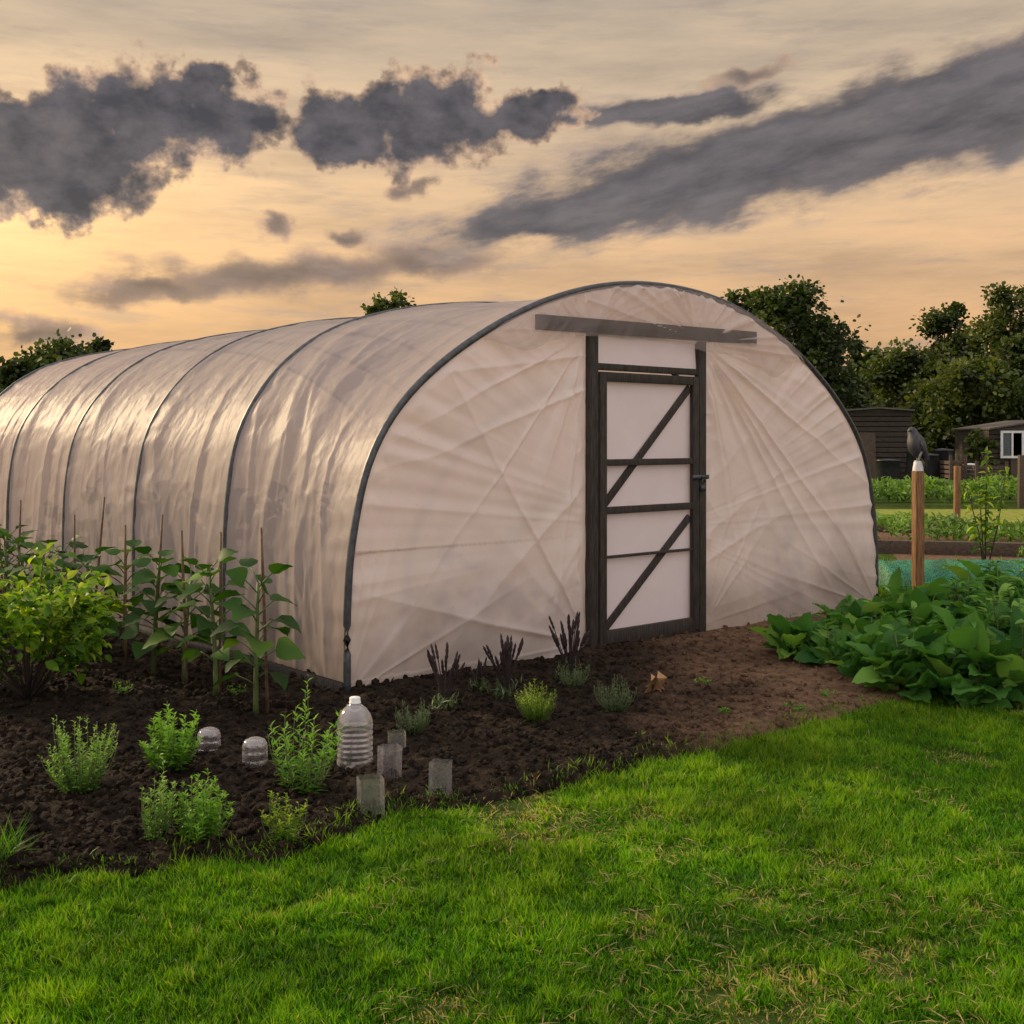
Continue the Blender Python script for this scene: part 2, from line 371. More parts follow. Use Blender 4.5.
d=dirt(x,y)+.12*np.clip((x-.3),0,1)*np.clip(4.6-y,0,1); ok=(d>.55)&(soilmask(x,y)<0); x=x[ok];y=y[ok];n=len(x); ang=rng.random(n)*6.28
A=Acc(); A.inst(BLADE[0],BLADE[1],np.stack([x,y,.014+.03*rng.random(n)],1),frames(np.stack([np.cos(ang),np.sin(ang),rng.normal(0,.25,n)],1),roll=.3),np.stack([rng.uniform(.003,.005,n),rng.uniform(.03,.08,n),rng.uniform(.02,.05,n)],1),np.ones(n))
o=A.obj('dry_clippings',MAT['grass']); o['kind']='stuff'

# ---------------- polytunnel
right=[(0,2.83),(.7,2.76),(1.388,2.55),(2.0,2.24),(2.48,1.88),(2.80,1.5),(2.97,1.0),(3.03,.5),(3.035,0)]
hpA=np.array([(-3.035,0),(-3.035,.5),(-2.99,1.0),(-2.85,1.5),(-2.56,1.90),(-2.06,2.27),(-1.40,2.59),(-.7,2.78)]+right)
hpB=np.array([(-3.035,0),(-3.035,.6),(-3.01,1.20),(-2.90,1.70),(-2.60,2.13),(-2.15,2.45),(-1.55,2.65),(-.8,2.77)]+[(0,2.81)]+right[1:])
def catmull(P,k=12):
    o=[]; Q=np.vstack([2*P[0]-P[1],P,2*P[-1]-P[-2]])
    for i in range(1,len(Q)-2):
        for t in np.linspace(0,1,k,endpoint=False):
            o.append(.5*((2*Q[i])+(-Q[i-1]+Q[i+1])*t+(2*Q[i-1]-5*Q[i]+4*Q[i+1]-Q[i+2])*t*t+(-Q[i-1]+3*Q[i]-3*Q[i+1]+Q[i+2])*t**3))
    o.append(P[-1]); o=np.array(o); o[:,0]=np.maximum.accumulate(np.maximum(o[:,0],-3.035)+np.arange(len(o))*1e-7); return o
cpA=catmull(hpA); cpB=catmull(hpB); cp=cpA
sl=np.concatenate([[0],np.cumsum(np.linalg.norm(np.diff((cpA+cpB)/2,axis=0),axis=1))]); ARC=sl[-1]
def mm_(s_): 
    u=np.clip(np.asarray(s_,float)/1.5,0,1); return u*u*(3-2*u)
def prof(q,m=0.0):
    return (1-m)*np.interp(q,sl,cpA[:,0])+m*np.interp(q,sl,cpB[:,0])+W/2,(1-m)*np.interp(q,sl,cpA[:,1])+m*np.interp(q,sl,cpB[:,1])
def profn(q,m=0.0):
    e=.12; a0,b0=prof(np.clip(q-e,0,ARC),m); a1,b1=prof(np.clip(q+e,0,ARC),m); dx=a1-a0; dz=b1-b0; l=np.hypot(dx,dz); return -dz/l,dx/l
HS=1.6; LEN=HS*5
root=empty('polytunnel',tuple(TW(W/2,LEN/2,0)))
top(root,'large arched polytunnel greenhouse covered in pale polythene, standing on dark soil','greenhouse')
ns,nq=600,340
s=np.linspace(0,LEN,ns); q=np.linspace(0,ARC,nq); Sg,Q=np.meshgrid(s,q,indexing='ij')
Mg=mm_(Sg); t,z=prof(Q,Mg); nx,nz=profn(Q,Mg)
fr=np.abs(np.sin(np.pi*Sg/HS)); bay=np.floor(Sg/HS)
topf=np.clip((z-2.2)/.5,0,1)
sag=-.070*fr**.85*(1-.25*topf)
wp=.5*(fbm(Q*.7+bay*4.1,Sg*.5,2,60)-.5)
wr=np.clip(ridge((Sg+wp)*2.2+bay*7.3,Q*.38+bay*3,61),0,1)**1.8*.036
wr=wr+np.clip(ridge((Sg+wp*1.6)*4.8+bay*2.3-Q*.5,Q*.7,67),0,1)**2*.016
wr=wr+np.clip(ridge(Sg*6+Q*3.0,Q*3.2-Sg*2,69),0,1)**2*.007
wr=wr+.034*(fbm(Sg*.9+bay*1.7,Q*.9,2,63)-.5)
nearh=np.exp(-((1-np.abs(np.cos(np.pi*Sg/HS)))/.15))
wr2=ridge(Q*6.0+Sg*.8,Sg*1.0,71)*.016*nearh
edge=np.minimum(1,np.minimum(Q,ARC-Q)/.3)
d=sag+(wr-.018)*fr**.5*(.4+.6*edge)*(1-.3*topf)+wr2*fr**.4
low=np.clip(1-z/.7,0,1); d=d+low*(.04*(fbm(Sg*4,Q*1.2,3,77)-.5))
a=Acc(); add_grid(a,TW(t+nx*d,Sg,np.maximum(z+nz*d,-.02)).reshape(-1,3),ns,nq)
a.obj('cover',MAT['filmside_shaded'],parent=root)
for i in range(6):
    mi_=float(mm_(i*HS)); qq=np.linspace(0,ARC,100); t,z=prof(qq,mi_); nx,nz=profn(qq,mi_); r=.025 if i==0 else .027
    off=-.014 if i else -.012
    A=Acc(); tube(A,TW(t+nx*off,i*HS+(0 if i else -.006),z+nz*off),r,10)
    A.obj('hoop',MAT['steel'],parent=root)
A=Acc()
for tt in (-.03,W+.03): box(A,TW(tt,LEN/2,.03),tuple(np.array([*U,0])*.05),tuple(np.array([*Vv,0])*LEN),(0,0,.12))
A.obj('base_rail',MAT['wood'],parent=root)
DT0,DT1,DZ=2.08,3.46,2.40
def ztop(t,c=None):
    c=cpA if c is None else c
    return np.interp(np.asarray(t)-W/2,c[:,0],c[:,1])
def fold(t,z):
    e=ztop(t)
    w=.018*(fbm(t*.6,z*.6,2,81)-.5)*2
    for (ct,cz,fq,am,sd,pwr,rl) in ((DT1-.05,2.4,5.5,.070,83,3.0,1.6),(DT0+.05,.1,3.6,.042,84,4.0,1.8),(DT0+.05,2.4,5.0,.050,82,3.0,.9),(DT1,.1,3.6,.020,85,4.0,.9),(0.0,.0,4.0,.024,86,4.0,1.0),(W,.0,4.0,.026,88,4.0,1.1)):
        r=np.hypot(t-ct,z-cz); an=np.arctan2(z-cz,t-ct)+.04*(fbm(t*1.3,z*1.3,2,sd+7)-.5)
        rd=np.clip(ridge(an*fq,r*.06,sd),0,1)**pwr
        w=w+am*rd*np.clip(r/.5,0,1)*np.exp(-r/rl)
    an=np.arctan2(z-.9,t-W/2); de=np.clip(e-z,0,3)*np.abs(np.sin(np.clip(an,.25,2.9)))
    w=w+.026*ridge(an*18,de*.6,90)*np.exp(-de/.24)*np.clip(de/.04,0,1)
    return w*np.clip(de/.05,0,1)
def endpanel(name,s0,sgn,hole):
    A=Acc()
    def sub(t0,t1,zl,n,m):
        tt=np.linspace(t0,t1,n); ff=np.linspace(0,1,m); Tt,Ff=np.meshgrid(tt,ff,indexing='ij')
        Z=zl+(np.maximum(ztop(Tt,cpA if hole else cpB),zl+.0)-zl)*Ff
        w=fold(Tt,Z) if hole else Tt*0
        if hole and zl==0:
            dd=np.abs(Tt-(DT0+.02 if t0==0 else DT1-.02)); w=w*np.clip(dd/.1,.1,1)+.016*ridge(Tt*4,Z*4.5,92)*np.exp(-((dd-.06)/.06)**2)
        add_grid(A,TW(Tt,s0-sgn*w,Z-(.01 if zl==0 else 0)).reshape(-1,3),n,m)
    if hole:
        sub(0.0,DT0+.02,0,280,250); sub(DT0+.02,DT1-.02,DZ-.02,110,40); sub(DT1-.02,W,0,320,250)
    else: sub(0,W,0,160,60)
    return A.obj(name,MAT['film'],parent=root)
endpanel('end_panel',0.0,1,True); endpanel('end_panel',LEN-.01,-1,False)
def beam(A,t0,z0,t1,z1,wd,dp,w0,mi=0):
    p=TW(t0,-w0,z0); r=TW(t1,-w0,z1); ax=r-p; l=np.linalg.norm(ax); n=np.array([*Vv,0.]); b=np.cross(ax/l,n)
    box(A,(p+r)/2,ax,n*dp,b*wd,mi)
A=Acc()
beam(A,DT0+.065,0,DT0+.065,DZ,.085,.055,.030); beam(A,DT1-.065,0,DT1-.065,DZ,.085,.055,.030)
beam(A,DT0+.108,.03,DT1-.108,.03,.05,.05,.02)
beam(A,DT0+.108,2.15,DT1-.108,2.15,.05,.05,.02)
bev(A.obj('door_frame',MAT['wood'],parent=root))
A=Acc(); beam(A,1.58,2.44,4.12,2.47,.11,.03,.036); bev(A.obj('header_beam',MAT['darkwood'],parent=root))
A=Acc(); tt=np.linspace(DT0+.10,DT1-.10,40); zz=np.linspace(2.17,DZ,14); T_,Z_=np.meshgrid(tt,zz,indexing='ij')
add_grid(A,TW(T_,-.01-.010*ridge(T_*3,Z_*2,95),Z_).reshape(-1,3),40,14); A.obj('transom_panel',MAT['filmdoor'],parent=root)
A=Acc(); n,mm=420,44; tt=np.linspace(1.12,4.90,n); ff=np.linspace(0,1,mm); T_,F_=np.meshgrid(tt,ff,indexing='ij')
zt=ztop(T_)-.02; zb=2.345-.02*np.sin(T_*2.2)+.05*(fbm(T_*2.2,T_*0,2,97)-.5); zb=zb-.20*np.exp(-((T_-4.28)/.30)**2)-.14*np.exp(-((T_-1.42)/.25)**2); zb=np.minimum(zb,zt-.05)
Z_=zt+(zb-zt)*F_
xs=(T_-W/2)*(1-.30*F_)
pl=np.clip(ridge(xs*5.0,F_*.35,98),-.3,1)*.034+np.clip(ridge(xs*12,F_*.5,99),0,1)*.018
w=.030+.055*np.clip(F_/.6,0,1)**.8+pl*(.35+.65*F_)-.012*np.clip((F_-.8)/.2,0,1)
endt=np.clip(np.minimum(T_-1.12,4.90-T_)/.35,0,1)
add_grid(A,TW(T_,-w*endt-.012,Z_).reshape(-1,3),n,mm); A.obj('film_flap',MAT['flap'],parent=root)
door=empty('door',tuple(TW(DT0+.15,-.03,0))); door.parent=root; door.location=np.array(door.location)-np.array(root.location)
def cobj(A,name,mat,par,smooth=True):
    o=A.obj(name,mat,smooth=smooth); o.parent=par
    L=np.array(par.location); pp=par.parent
    while pp is not None: L=L+np.array(pp.location); pp=pp.parent
    o.location=np.array(o.location)-L; return o
L0,L1=DT0+.122,DT1-.122
A=Acc()
beam(A,L0+.035,.07,L0+.035,2.11,.07,.04,.045); beam(A,L1-.035,.07,L1-.035,2.11,.07,.04,.045)
beam(A,L0+.07,2.075,L1-.07,2.075,.07,.036,.045); beam(A,L0+.07,.12,L1-.07,.12,.10,.036,.045)
bev(cobj(A,'frame',MAT['wood'],door))
for zz,wd in ((1.43,.05),(1.07,.055),(.72,.020)):
    A=Acc(); beam(A,L0+.07,zz,L1-.07,zz,wd,.030,.045); bev(cobj(A,'rail',MAT['wood'],door),.003)
for z0,z1 in ((1.12,2.02),(.18,.98)):
    A=Acc(); beam(A,L0+.08,z0,L1-.08,z1,.060,.018,.028); bev(cobj(A,'brace',MAT['wood'],door),.003)
A=Acc(); tt=np.linspace(L0+.04,L1-.04,50); zz=np.linspace(.1,2.1,90); T_,Z_=np.meshgrid(tt,zz,indexing='ij')
add_grid(A,TW(T_,-.010-.008*ridge(T_*1.5+Z_*.6,Z_*.8,101)*np.ones_like(T_),Z_).reshape(-1,3),50,90); cobj(A,'door_panel',MAT['filmdoor'],door)
A=Acc(); beam(A,L1-.09,1.30,L1+.11,1.30,.035,.010,.072); tube(A,TW(np.full(2,L1+.02),np.array([-.075,-.10]),np.full(2,1.30)),.010,8)
tube(A,TW(L1+.02+.020*np.cos(np.linspace(0,6.28,12)),-.095,1.26+.025*np.sin(np.linspace(0,6.28,12))),.005,6)
box(A,TW(L1+.02,-.09,1.21),(.04,.025,0),(-.01,.015,0),(0,0,.05))
cobj(A,'latch',MAT['steel'],door)
A=Acc(); n=3200
tt=rng.choice([.8,1.5,4.4,5.2],n)+rng.normal(0,.18,n); ss=rng.uniform(.4,LEN-.5,n); zz=rng.random(n)*.9*(.5+fbm(ss*2,tt,2,5))
A.inst(HEART[0],HEART[1],TW(tt,ss,zz),frames(rng.normal(size=(n,3))+[0,0,.3],roll=.6),rng.uniform(.08,.18,n),rng.random(n))
o=A.obj('crop_rows',MAT['veg']); o['kind']='stuff'

# ---------------- canes
def rowp(x,off=.55):
    base=P0-U*off; k=(x-512)/F
    s=(k*base[1]-base[0])/(Vv[0]-k*Vv[1]); return base+s*Vv
for i,(x,yt) in enumerate([(5,497),(17,500),(75,515),(91,497),(126,525),(154,515),(187,530),(220,532),(268,527)]):
    p=rowp(x,.6+.1*rng.random()); b=onsoil(*p); zt=pz(p[1],yt); A=Acc()
    ln=rng.normal(0,.035,2); pts=[b+(np.array([ln[0],ln[1],zt-b[2]])*f) for f in np.linspace(-.03,1,6)]
    tube(A,pts,[.009,.0095,.009,.0095,.0085,.007],7)
    top(A.obj('garden_cane',MAT['cane'],origin=b),'thin brown bamboo cane upright in soil beside tall leafy plants','cane','bamboo canes in the planted row')
def sunflower(b,h,sc=1.0,nl=13):
    A=Acc(); ln=rng.normal(0,.06,2)
    fs=np.linspace(0,1,8); pts=np.array([b+np.array([ln[0]*f*f,ln[1]*f*f,h*f]) for f in fs]); tube(A,pts,np.linspace(.017,.009,8),7,mi=1)
    ph=rng.random()*6
    for i in range(nl):
        f=.24+.76*(i/(nl-1)); c=np.array([np.interp(f,fs,pts[:,j]) for j in range(3)])
        an=ph+i*2.4; el=.35+.5*f; pl=(.07+.07*(1-abs(f-.6)))*sc; dr=np.array([math.cos(an)*math.cos(el),math.sin(an)*math.cos(el),math.sin(el)])
        e=c+dr*pl; tube(A,[c,c+dr*pl*.5+[0,0,.005],e],.004,5,mi=1)
        dd=dr*np.array([1,1,0])+[0,0,.05-.25*(1-f)+.4*(f>.85)]
        s_=(.125+.07*rng.random())*sc*(1.0 if f<.85 else .75)
        A.inst(HEART[0]*np.array([1.0,1,1]),HEART[1],e[None],frames(dd[None],roll=.3),np.array([s_]),np.array([rng.random()]))
    return A.obj('sunflower_plant',[MAT['sunleaf'],MAT['stalk']],origin=b)
for x,off,yt in [(256,.72,576),(216,.66,568),(184,.62,574),(154,.7,560),(125,.55,556),(95,.75,556),(62,.6,548),(30,.7,540),(5,.6,532),(-20,.7,530),(70,.95,568),(40,.95,552),(10,.95,542)]:
    p=rowp(x,off); b=onsoil(*p); h=max(.5,pz(p[1],yt)-b[2]-.03)
    top(sunflower(b,h,1.0,19),'tall young plant with big dark green heart-shaped leaves growing in soil','plant','tall leafy plants in a row')
def bush(name,b,h,w,n,ls,mat,label,T=SMALL,nb=22,sp=.045):
    A=Acc()
    tips=[]
    for i in range(nb):
        an=rng.random()*6.28; r=w*.5*rng.random()**.5; hh=h*rng.uniform(.45,1.08)*(1-.22*(r/(w*.5))**2)
        tip=b+np.array([math.cos(an)*r,math.sin(an)*r,hh]); mid=b+np.array([math.cos(an)*r*.5,math.sin(an)*r*.5,hh*.45])
        tube(A,[b,mid,tip],[.008,.005,.002],5,mi=1); tips.append((mid,tip))
    k=rng.integers(0,nb,n); f=rng.random(n)**.7; M_=np.array([q[0] for q in tips])[k]; T_=np.array([q[1] for q in tips])[k]
    P=M_+(T_-M_)*f[:,None]+rng.normal(0,sp,(n,3)); P[:,2]=np.maximum(P[:,2],b[2]+.03)
    D=(P-b)*[1,1,.2]+rng.normal(0,.25,(n,3))
    A.inst(T[0],T[1],P,frames(D,roll=.4),rng.uniform(.5,1.3,n)*ls,np.clip((P[:,2]-b[2])/h*.55+rng.normal(.15,.25,n),0,1))
    return top(A.obj(name,[mat,MAT['bark']],origin=b),label,'bush')
bush('leafy_bush',gpx(28,705),.88,1.10,1900,.070,MAT['bushleaf'],'bushy shrub with small bright yellow-green leaves on bare soil',leaf_t([(0,.05),(.3,.32),(.65,.28),(1,.02)],.35,.25),40,.028)
bush('leafy_bush',gpx(-70,690),.9,.9,1500,.08,MAT['sunleaf'],'dark green shrub on bare soil at the edge of the plot')
def herb(x,y,hpx,wpx,mat,T=SMALL,ls=.035,nst=22,label='',spread=.5,name='herb_plant',per=26):
    b=gpx(x,y); k=b[1]/F; h=hpx*k; w=wpx*k; A=Acc()
    for i in range(nst):
        an=rng.random()*6.28; r=w*.5*rng.random()**.5; hh=h*rng.uniform(.45,1)*(1-.3*(r/(w*.5))**2)
        s0=b+np.array([math.cos(an),math.sin(an),0])*r*.35; tip=b+np.array([math.cos(an)*r,math.sin(an)*r,hh])
        fs=np.linspace(0,1,5)[:,None]; pts=s0+(tip-s0)*fs+np.array([math.cos(an),math.sin(an),0])*.02*np.sin(fs*3.1); tube(A,pts,[.0025,.002,.002,.0015,.001],4,mi=1)
        n=per; f=np.sort(rng.random(n))**.8; P=s0+(tip-s0)*f[:,None]
        a2=np.arange(n)*2.4+rng.random(); D=np.stack([np.cos(a2),np.sin(a2),.35+.9*f],1)
        A.inst(T[0],T[1],P,frames(D,roll=.2),ls*(1.15-.6*f)*rng.uniform(.7,1.2,n),np.clip(f*.7+rng.normal(.15,.15,n),0,1))
    return top(A.obj(name,[mat,MAT['stalk']],origin=b),label,'plant')
L1_='small bushy green herb plant growing in dark soil'
herb(80,800,88,84,MAT['herbpale'],SMALL,.032,48,L1_)
herb(170,780,76,68,MAT['herb'],SMALL,.046,38,'upright bright green herb plant in dark soil')
herb(156,850,96,44,MAT['herbpale'],SMALL,.036,16,'leggy green herb with pale flowering tops in dark soil')
herb(200,848,80,68,MAT['herb'],SMALL,.038,36,'dense green herb clump in dark soil')
herb(302,799,115,84,MAT['herb'],leaf_t([(0,.03),(.5,.13),(1,.01)],.3,.2),.060,22,'tall loose green herb with narrow leaves beside a clear bottle',per=22)
herb(284,849,60,48,MAT['bushleaf'],SMALL,.034,16,'small yellow-green herb seedling near the lawn edge')
herb(535,729,44,46,MAT['bushleaf'],THIN,.035,60,'round bright green tufted plant in dark soil')
herb(413,742,38,42,MAT['lav'],THIN,.03,30,'grey-green tufted herb in dark soil')
herb(615,719,40,44,MAT['lav'],THIN,.03,30,'grey-green lavender plant with few flower stems')
herb(575,694,34,40,MAT['lav'],THIN,.028,20,'low grey-green tufted herb near the door')
for (x,y,h_,w_) in [(700,687,9,22),(792,716,10,30),(725,720,8,14),(828,700,9,20),(470,812,8,12),(640,742,7,12),(120,700,18,26),(235,700,14,24)]:
    herb(x,y,h_,w_,MAT['herb'],SMALL,.03,7,'tiny green weed seedling on brown soil',name='weed',per=7)
def spiky(x,y,hpx,wpx,nst):
    b=gpx(x,y); k=b[1]/F; h=hpx*k; w=wpx*k; A=Acc()
    for i in range(nst):
        an=rng.random()*6.28; r=w*.5*rng.random()**.5; tip=b+np.array([math.cos(an)*r,math.sin(an)*r,h*rng.uniform(.6,1)])
        fs=np.linspace(0,1,5); pts=np.array([b+(tip-b)*[f**1.3,f**1.3,f] for f in fs]); tube(A,pts,.0028,4)
        d=(pts[-1]-pts[-2]); d/=np.linalg.norm(d)
        m_=7; sp=[tip-d*.10*(1-j/(m_-1)) for j in range(m_)]; tube(A,sp,np.array([.002,.009,.007,.010,.007,.008,.002]),6)
    n=150; P=b+rng.normal(0,1,(n,3))*[w*.14,w*.14,.0]+np.abs(rng.normal(0,1,(n,1)))*[0,0,.04]
    A.inst(THIN[0],THIN[1],P,frames(rng.normal(0,.5,(n,3))+[0,0,1],roll=.4),rng.uniform(.03,.07,n),rng.random(n),mi=1)
    top(A.obj('lavender_plant',[MAT['darkstalk'],MAT['lav']],origin=b),'spiky lavender with dark spent flower heads beside the polytunnel','plant','spiky lavender plants')
spiky(445,714,70,46,18); spiky(506,704,64,48,24); spiky(570,690,72,48,28); spiky(480,700,36,20,10)
b=gpx(2,876); A=Acc(); n=110
A.inst(BLADE[0],BLADE[1],b+rng.normal(0,.03,(n,3))*[1,1,0],frames(np.stack([rng.normal(-.1,.5,n),rng.normal(0,.5,n),np.ones(n)],1),roll=.5),np.stack([rng.uniform(.003,.005,n),rng.uniform(.08,.20,n),rng.uniform(.1,.3,n)],1),np.clip(rng.normal(.5,.2,n),0,.93))
top(A.obj('grass_tuft',MAT['grass'],origin=b),'long arching tuft of green grass at the bed edge','grass tuft')
def comfrey(b,h,n=34,ls=.30,fl=False):
    A=Acc(); an=rng.random(n)*6.28; el=rng.uniform(.20,1.35,n); r=rng.uniform(.0,.17,n)
    hh=rng.random(n)*h*.75*np.clip(el,.3,1)
    P=b+np.stack([np.cos(an)*r,np.sin(an)*r,hh],1)
    D=np.stack([np.cos(an)*np.cos(el),np.sin(an)*np.cos(el),np.sin(el)*.85],1)
    A.inst(BROAD[0]*[.95,1,1],BROAD[1],P,frames(D,roll=.45),ls*rng.uniform(.55,1.1,n),rng.random(n))
    for i in range(6 if fl else 3):
        a_=rng.random()*6.28; tp=b+np.array([math.cos(a_)*.1,math.sin(a_)*.1,h*rng.uniform(.9,1.35)])
        tube(A,[b,(b+tp)/2,tp],[.008,.006,.003],5,mi=1)
        k=16 if fl else 7; q=rng.random(k); PP=b+(tp-b)*(.4+.6*q[:,None]); a3=rng.random(k)*6.28
        A.inst(SMALL[0],SMALL[1],PP,frames(np.stack([np.cos(a3),np.sin(a3),rng.uniform(0,.8,k)],1),roll=.3),rng.uniform(.05,.13,k),rng.random(k))
    return top(A.obj('comfrey_plant',[MAT['comfrey'],MAT['stalk']],origin=b),
       'comfrey plant with long broad green leaves, tall with flower stalks' if fl else 'low comfrey plant with long broad green leaves spreading over soil','plant','comfrey plants in a leafy patch')
cf=[(795,660),(835,668),(870,678),(905,695),(945,700),(985,702),(1022,700),(1060,701),(830,651),(870,656),(910,668),(955,676),(1000,680),(1045,684),
    (880,641),(925,648),(970,656),(1015,660),(915,633),(960,638),(1005,642),(1050,648),(985,626),(1030,628),(850,640),(1090,686),(1080,656)]
for i,(x,y) in enumerate(cf):
    b=gp(x,y); b=onsoil(b[0],b[1]); b[2]=max(b[2],-.005)
    comfrey(b,.22+.12*(x>900)+.10*(x>960),44,.23 if x<900 else .27,x>940 and y<690)
def bottle(x,y):
    b=gpx(x,y); b[2]+=.008; e=empty('plastic_bottle',b); R=.085
    pr=[(0.0,.004),(R*.8,.0),(R,.012)]
    for i in range(6): z=.03+i*.026; pr+=[(R,z),(R*.95,z+.008),(R*.95,z+.013),(R,z+.021)]
    pr+=[(R,.192),(R*.98,.215),(R*.88,.243),(R*.66,.270),(R*.40,.288),(R*.27,.296),(R*.27,.305)]
    A=Acc(); lathe(A,b,pr,40); A.obj('body',MAT['clear'],parent=e,origin=b)
    A=Acc(); lathe(A,b,[(0,.328),(R*.28,.326),(R*.31,.322),(R*.31,.304),(R*.34,.302),(R*.34,.297),(R*.26,.297)],24); A.obj('cap',MAT['white'],parent=e,origin=b)
    th=np.linspace(0,3.14,14); A=Acc(); tube(A,np.stack([b[0]+np.cos(th)*.035,np.full(14,b[1]-.012),b[2]+.293+.0*th-.03*np.sin(th)],1),.004,6); A.obj('handle',MAT['clear'],parent=e,origin=b)
    top(e,'large clear ribbed plastic water bottle standing on soil as a cloche','bottle')
bottle(355,776)
def cloche(x,y,wpx,hpx,lab):
    b=gpx(x,y); b[2]+=.004; k=b[1]/F; R=wpx*k/2; h=hpx*k; A=Acc()
    lathe(A,b,[(R,0),(R,h*.2),(R*.94,h*.24),(R,h*.28),(R,h*.5),(R*.94,h*.55),(R,h*.6),(R*.97,h*.78),(R*.8,h*.93),(R*.5,h),(0.0,h*.99)],28)
    top(A.obj('plant_cloche',MAT['clear'],origin=b),lab,'cloche','cut bottle cloches over seedlings')
cloche(209,758,23,24,'small clear plastic cloche cut from a bottle, on soil'); cloche(255,774,25,26,'small clear domed cloche over a seedling on soil')
def guard(x,y,wpx,hpx,rot,tilt):
    b=gpx(x,y); k=b[1]/F; w=wpx*k*.8; h=hpx*k; A=Acc()
    c=[(-.5,-.5),(.5,-.5),(.5,.5),(-.5,.5),(-.5,-.5)]; m_=6; P=[]
    pts=[]
    for i in range(4):
        for f in np.linspace(0,1,5)[:-1]: pts.append((c[i][0]+(c[i+1][0]-c[i][0])*f,c[i][1]+(c[i+1][1]-c[i][1])*f))
    pts.append(pts[0]); pts=np.array(pts)*w
    for (px_,py_) in pts:
        for v in np.linspace(0,1,m_):
            xx=px_; yy=py_*.8+v*h*math.sin(tilt); P.append((b[0]+xx*math.cos(rot)-yy*math.sin(rot),b[1]+xx*math.sin(rot)+yy*math.cos(rot),b[2]-.008+v*h*math.cos(tilt)))
    add_grid(A,np.array(P),len(pts),m_)
    o=A.obj('plant_guard',MAT['clearsheet'],smooth=False,origin=b)
    top(o,'small see-through square sleeve of clear plastic standing in soil','plant guard','clear plastic plant guards')
guard(371,818,30,38,.35,.08); guard(440,800,24,34,-.3,.06); guard(389,786,25,34,.5,-.08); guard(397,757,21,24,.2,.1); guard(385,766,16,14,-.5,.1)
A=Acc(); b=gpx(652,697); b[2]+=.02
tv,tf=leaf_t([(0,.1),(.2,.45),(.45,.25),(.6,.4),(.8,.2),(1,.01)],-.5,.8); A.inst(tv,tf,b[None]+[[0,0,0]],frames(np.array([[.1,-.3,.9]]),np.array([[0,-1,.2]])),np.array([.15]),np.array([.5]))
A.inst(tv,tf,b[None]+[[.0,0,.0]],frames(np.array([[.9,-.2,.3]]),np.array([[0,-.3,1]])),np.array([.12]),np.array([.5]))
top(A.obj('dry_leaf',MAT['dryleaf'],origin=b),'curled dry tan leaf lying on soil near the door','dry leaf')

# ---------------- post + bird
pb=gp(918,597)*1.0; pY=pb[1]; A=Acc(); zt=pz(pY,471)
box(A,(pb[0],pY,zt/2-.02),(.095,.018,0),(-.016,.09,0),(0.0,0,zt+.04)); bev(top(A.obj('wooden_post',MAT['post'],origin=pb),'square warm brown timber post with a bird on top','post'),.008)
bb=np.array([pb[0],pY,zt]); bird=empty('bird',bb); top(bird,'dark grey bird perched upright on a wooden post','bird')
def bp(l): return [bb+np.array([x*.8,0.01*i,z]) for i,(x,z) in enumerate(l)]
A=Acc(); tube(A,bp([(.055,.135),(.045,.155),(.03,.185),(.015,.22),(-.005,.275),(-.02,.325),(-.03,.36),(-.04,.39),(-.05,.425),(-.052,.45)]),np.array([.030,.055,.078,.092,.098,.084,.062,.054,.048,.012]),14)
tube(A,bp([(-.075,.415),(-.105,.41),(-.13,.398)]),np.array([.018,.011,.003]),8)
o=A.obj('body',MAT['bird'],parent=bird,origin=bb); o.modifiers.new('s','SUBSURF').render_levels=1
A=Acc(); tube(A,bp([(.105,.02),(.10,.06),(.085,.11),(.06,.17)]),np.array([.022,.028,.032,.035]),8,flat=.4); A.obj('tail',MAT['bird'],parent=bird,origin=bb)
for sg in(-1,1):
    A=Acc(); tube(A,[q+np.array([0.01,sg*.068,0]) for q in bp([(.10,.07),(.085,.12),(.05,.2),(.015,.28),(0,.32)])],np.array([.008,.035,.055,.05,.012]),10,flat=.45); A.obj('wing',MAT['bird'],parent=bird,origin=bb)
for sg in(-1,1):
    A=Acc(); tube(A,[bb+[0.02,sg*.025,.20],bb+[.01,sg*.025,.15],bb+[.0,sg*.025,.106]],[.028,.014,.008],8)
    for dx in(-.03,.0,.03): tube(A,[bb+[0,sg*.022,.108],bb+[-.03,sg*.022+dx*.5,.104]],[.006,.003],6)
    A.obj('leg',MAT['birdpale'],parent=bird,origin=bb)
A=Acc(); lathe(A,bb,[(0,.104),(.030,.104),(.042,.09),(.046,.06),(.052,.03),(.054,.0)],20); top(A.obj('post_cap',MAT['white'],origin=bb),'pale rounded cap on top of a timber post','post cap')

def post(x,y,yt,w,lab,m='post'):
    p=gp(x,y); z=pz(p[1],yt); A=Acc(); box(A,(p[0],p[1],z/2-.02),(w,0,0),(0,w,0),(0.01,0,z+.04)); bev(top(A.obj('wooden_post',MAT[m],origin=p),lab,'post'),.008)
post(957,528,466,.10,'short pale timber post at a plot edge','post')
post(1021,508,455,.12,'weathered grey timber post beside vegetable plots','oldtimber')
for (x0,x1,y,hh) in [(870,1100,532,.22),(872,1100,553,.20)]:
    p=gp(x0,y); q_=gp(x1,y+6); A=Acc(); d_=q_-p; l=np.linalg.norm(d_); nn=np.array([-d_[1],d_[0],0])/l
    box(A,(p+q_)/2+[0,0,hh/2-.01],d_,nn*.12,(0,0,hh)); bev(top(A.obj('timber_edging',MAT['oldtimber'],origin=p),'long weathered timber sleeper edging a vegetable bed','timber edging','timber bed edgings'),.01)
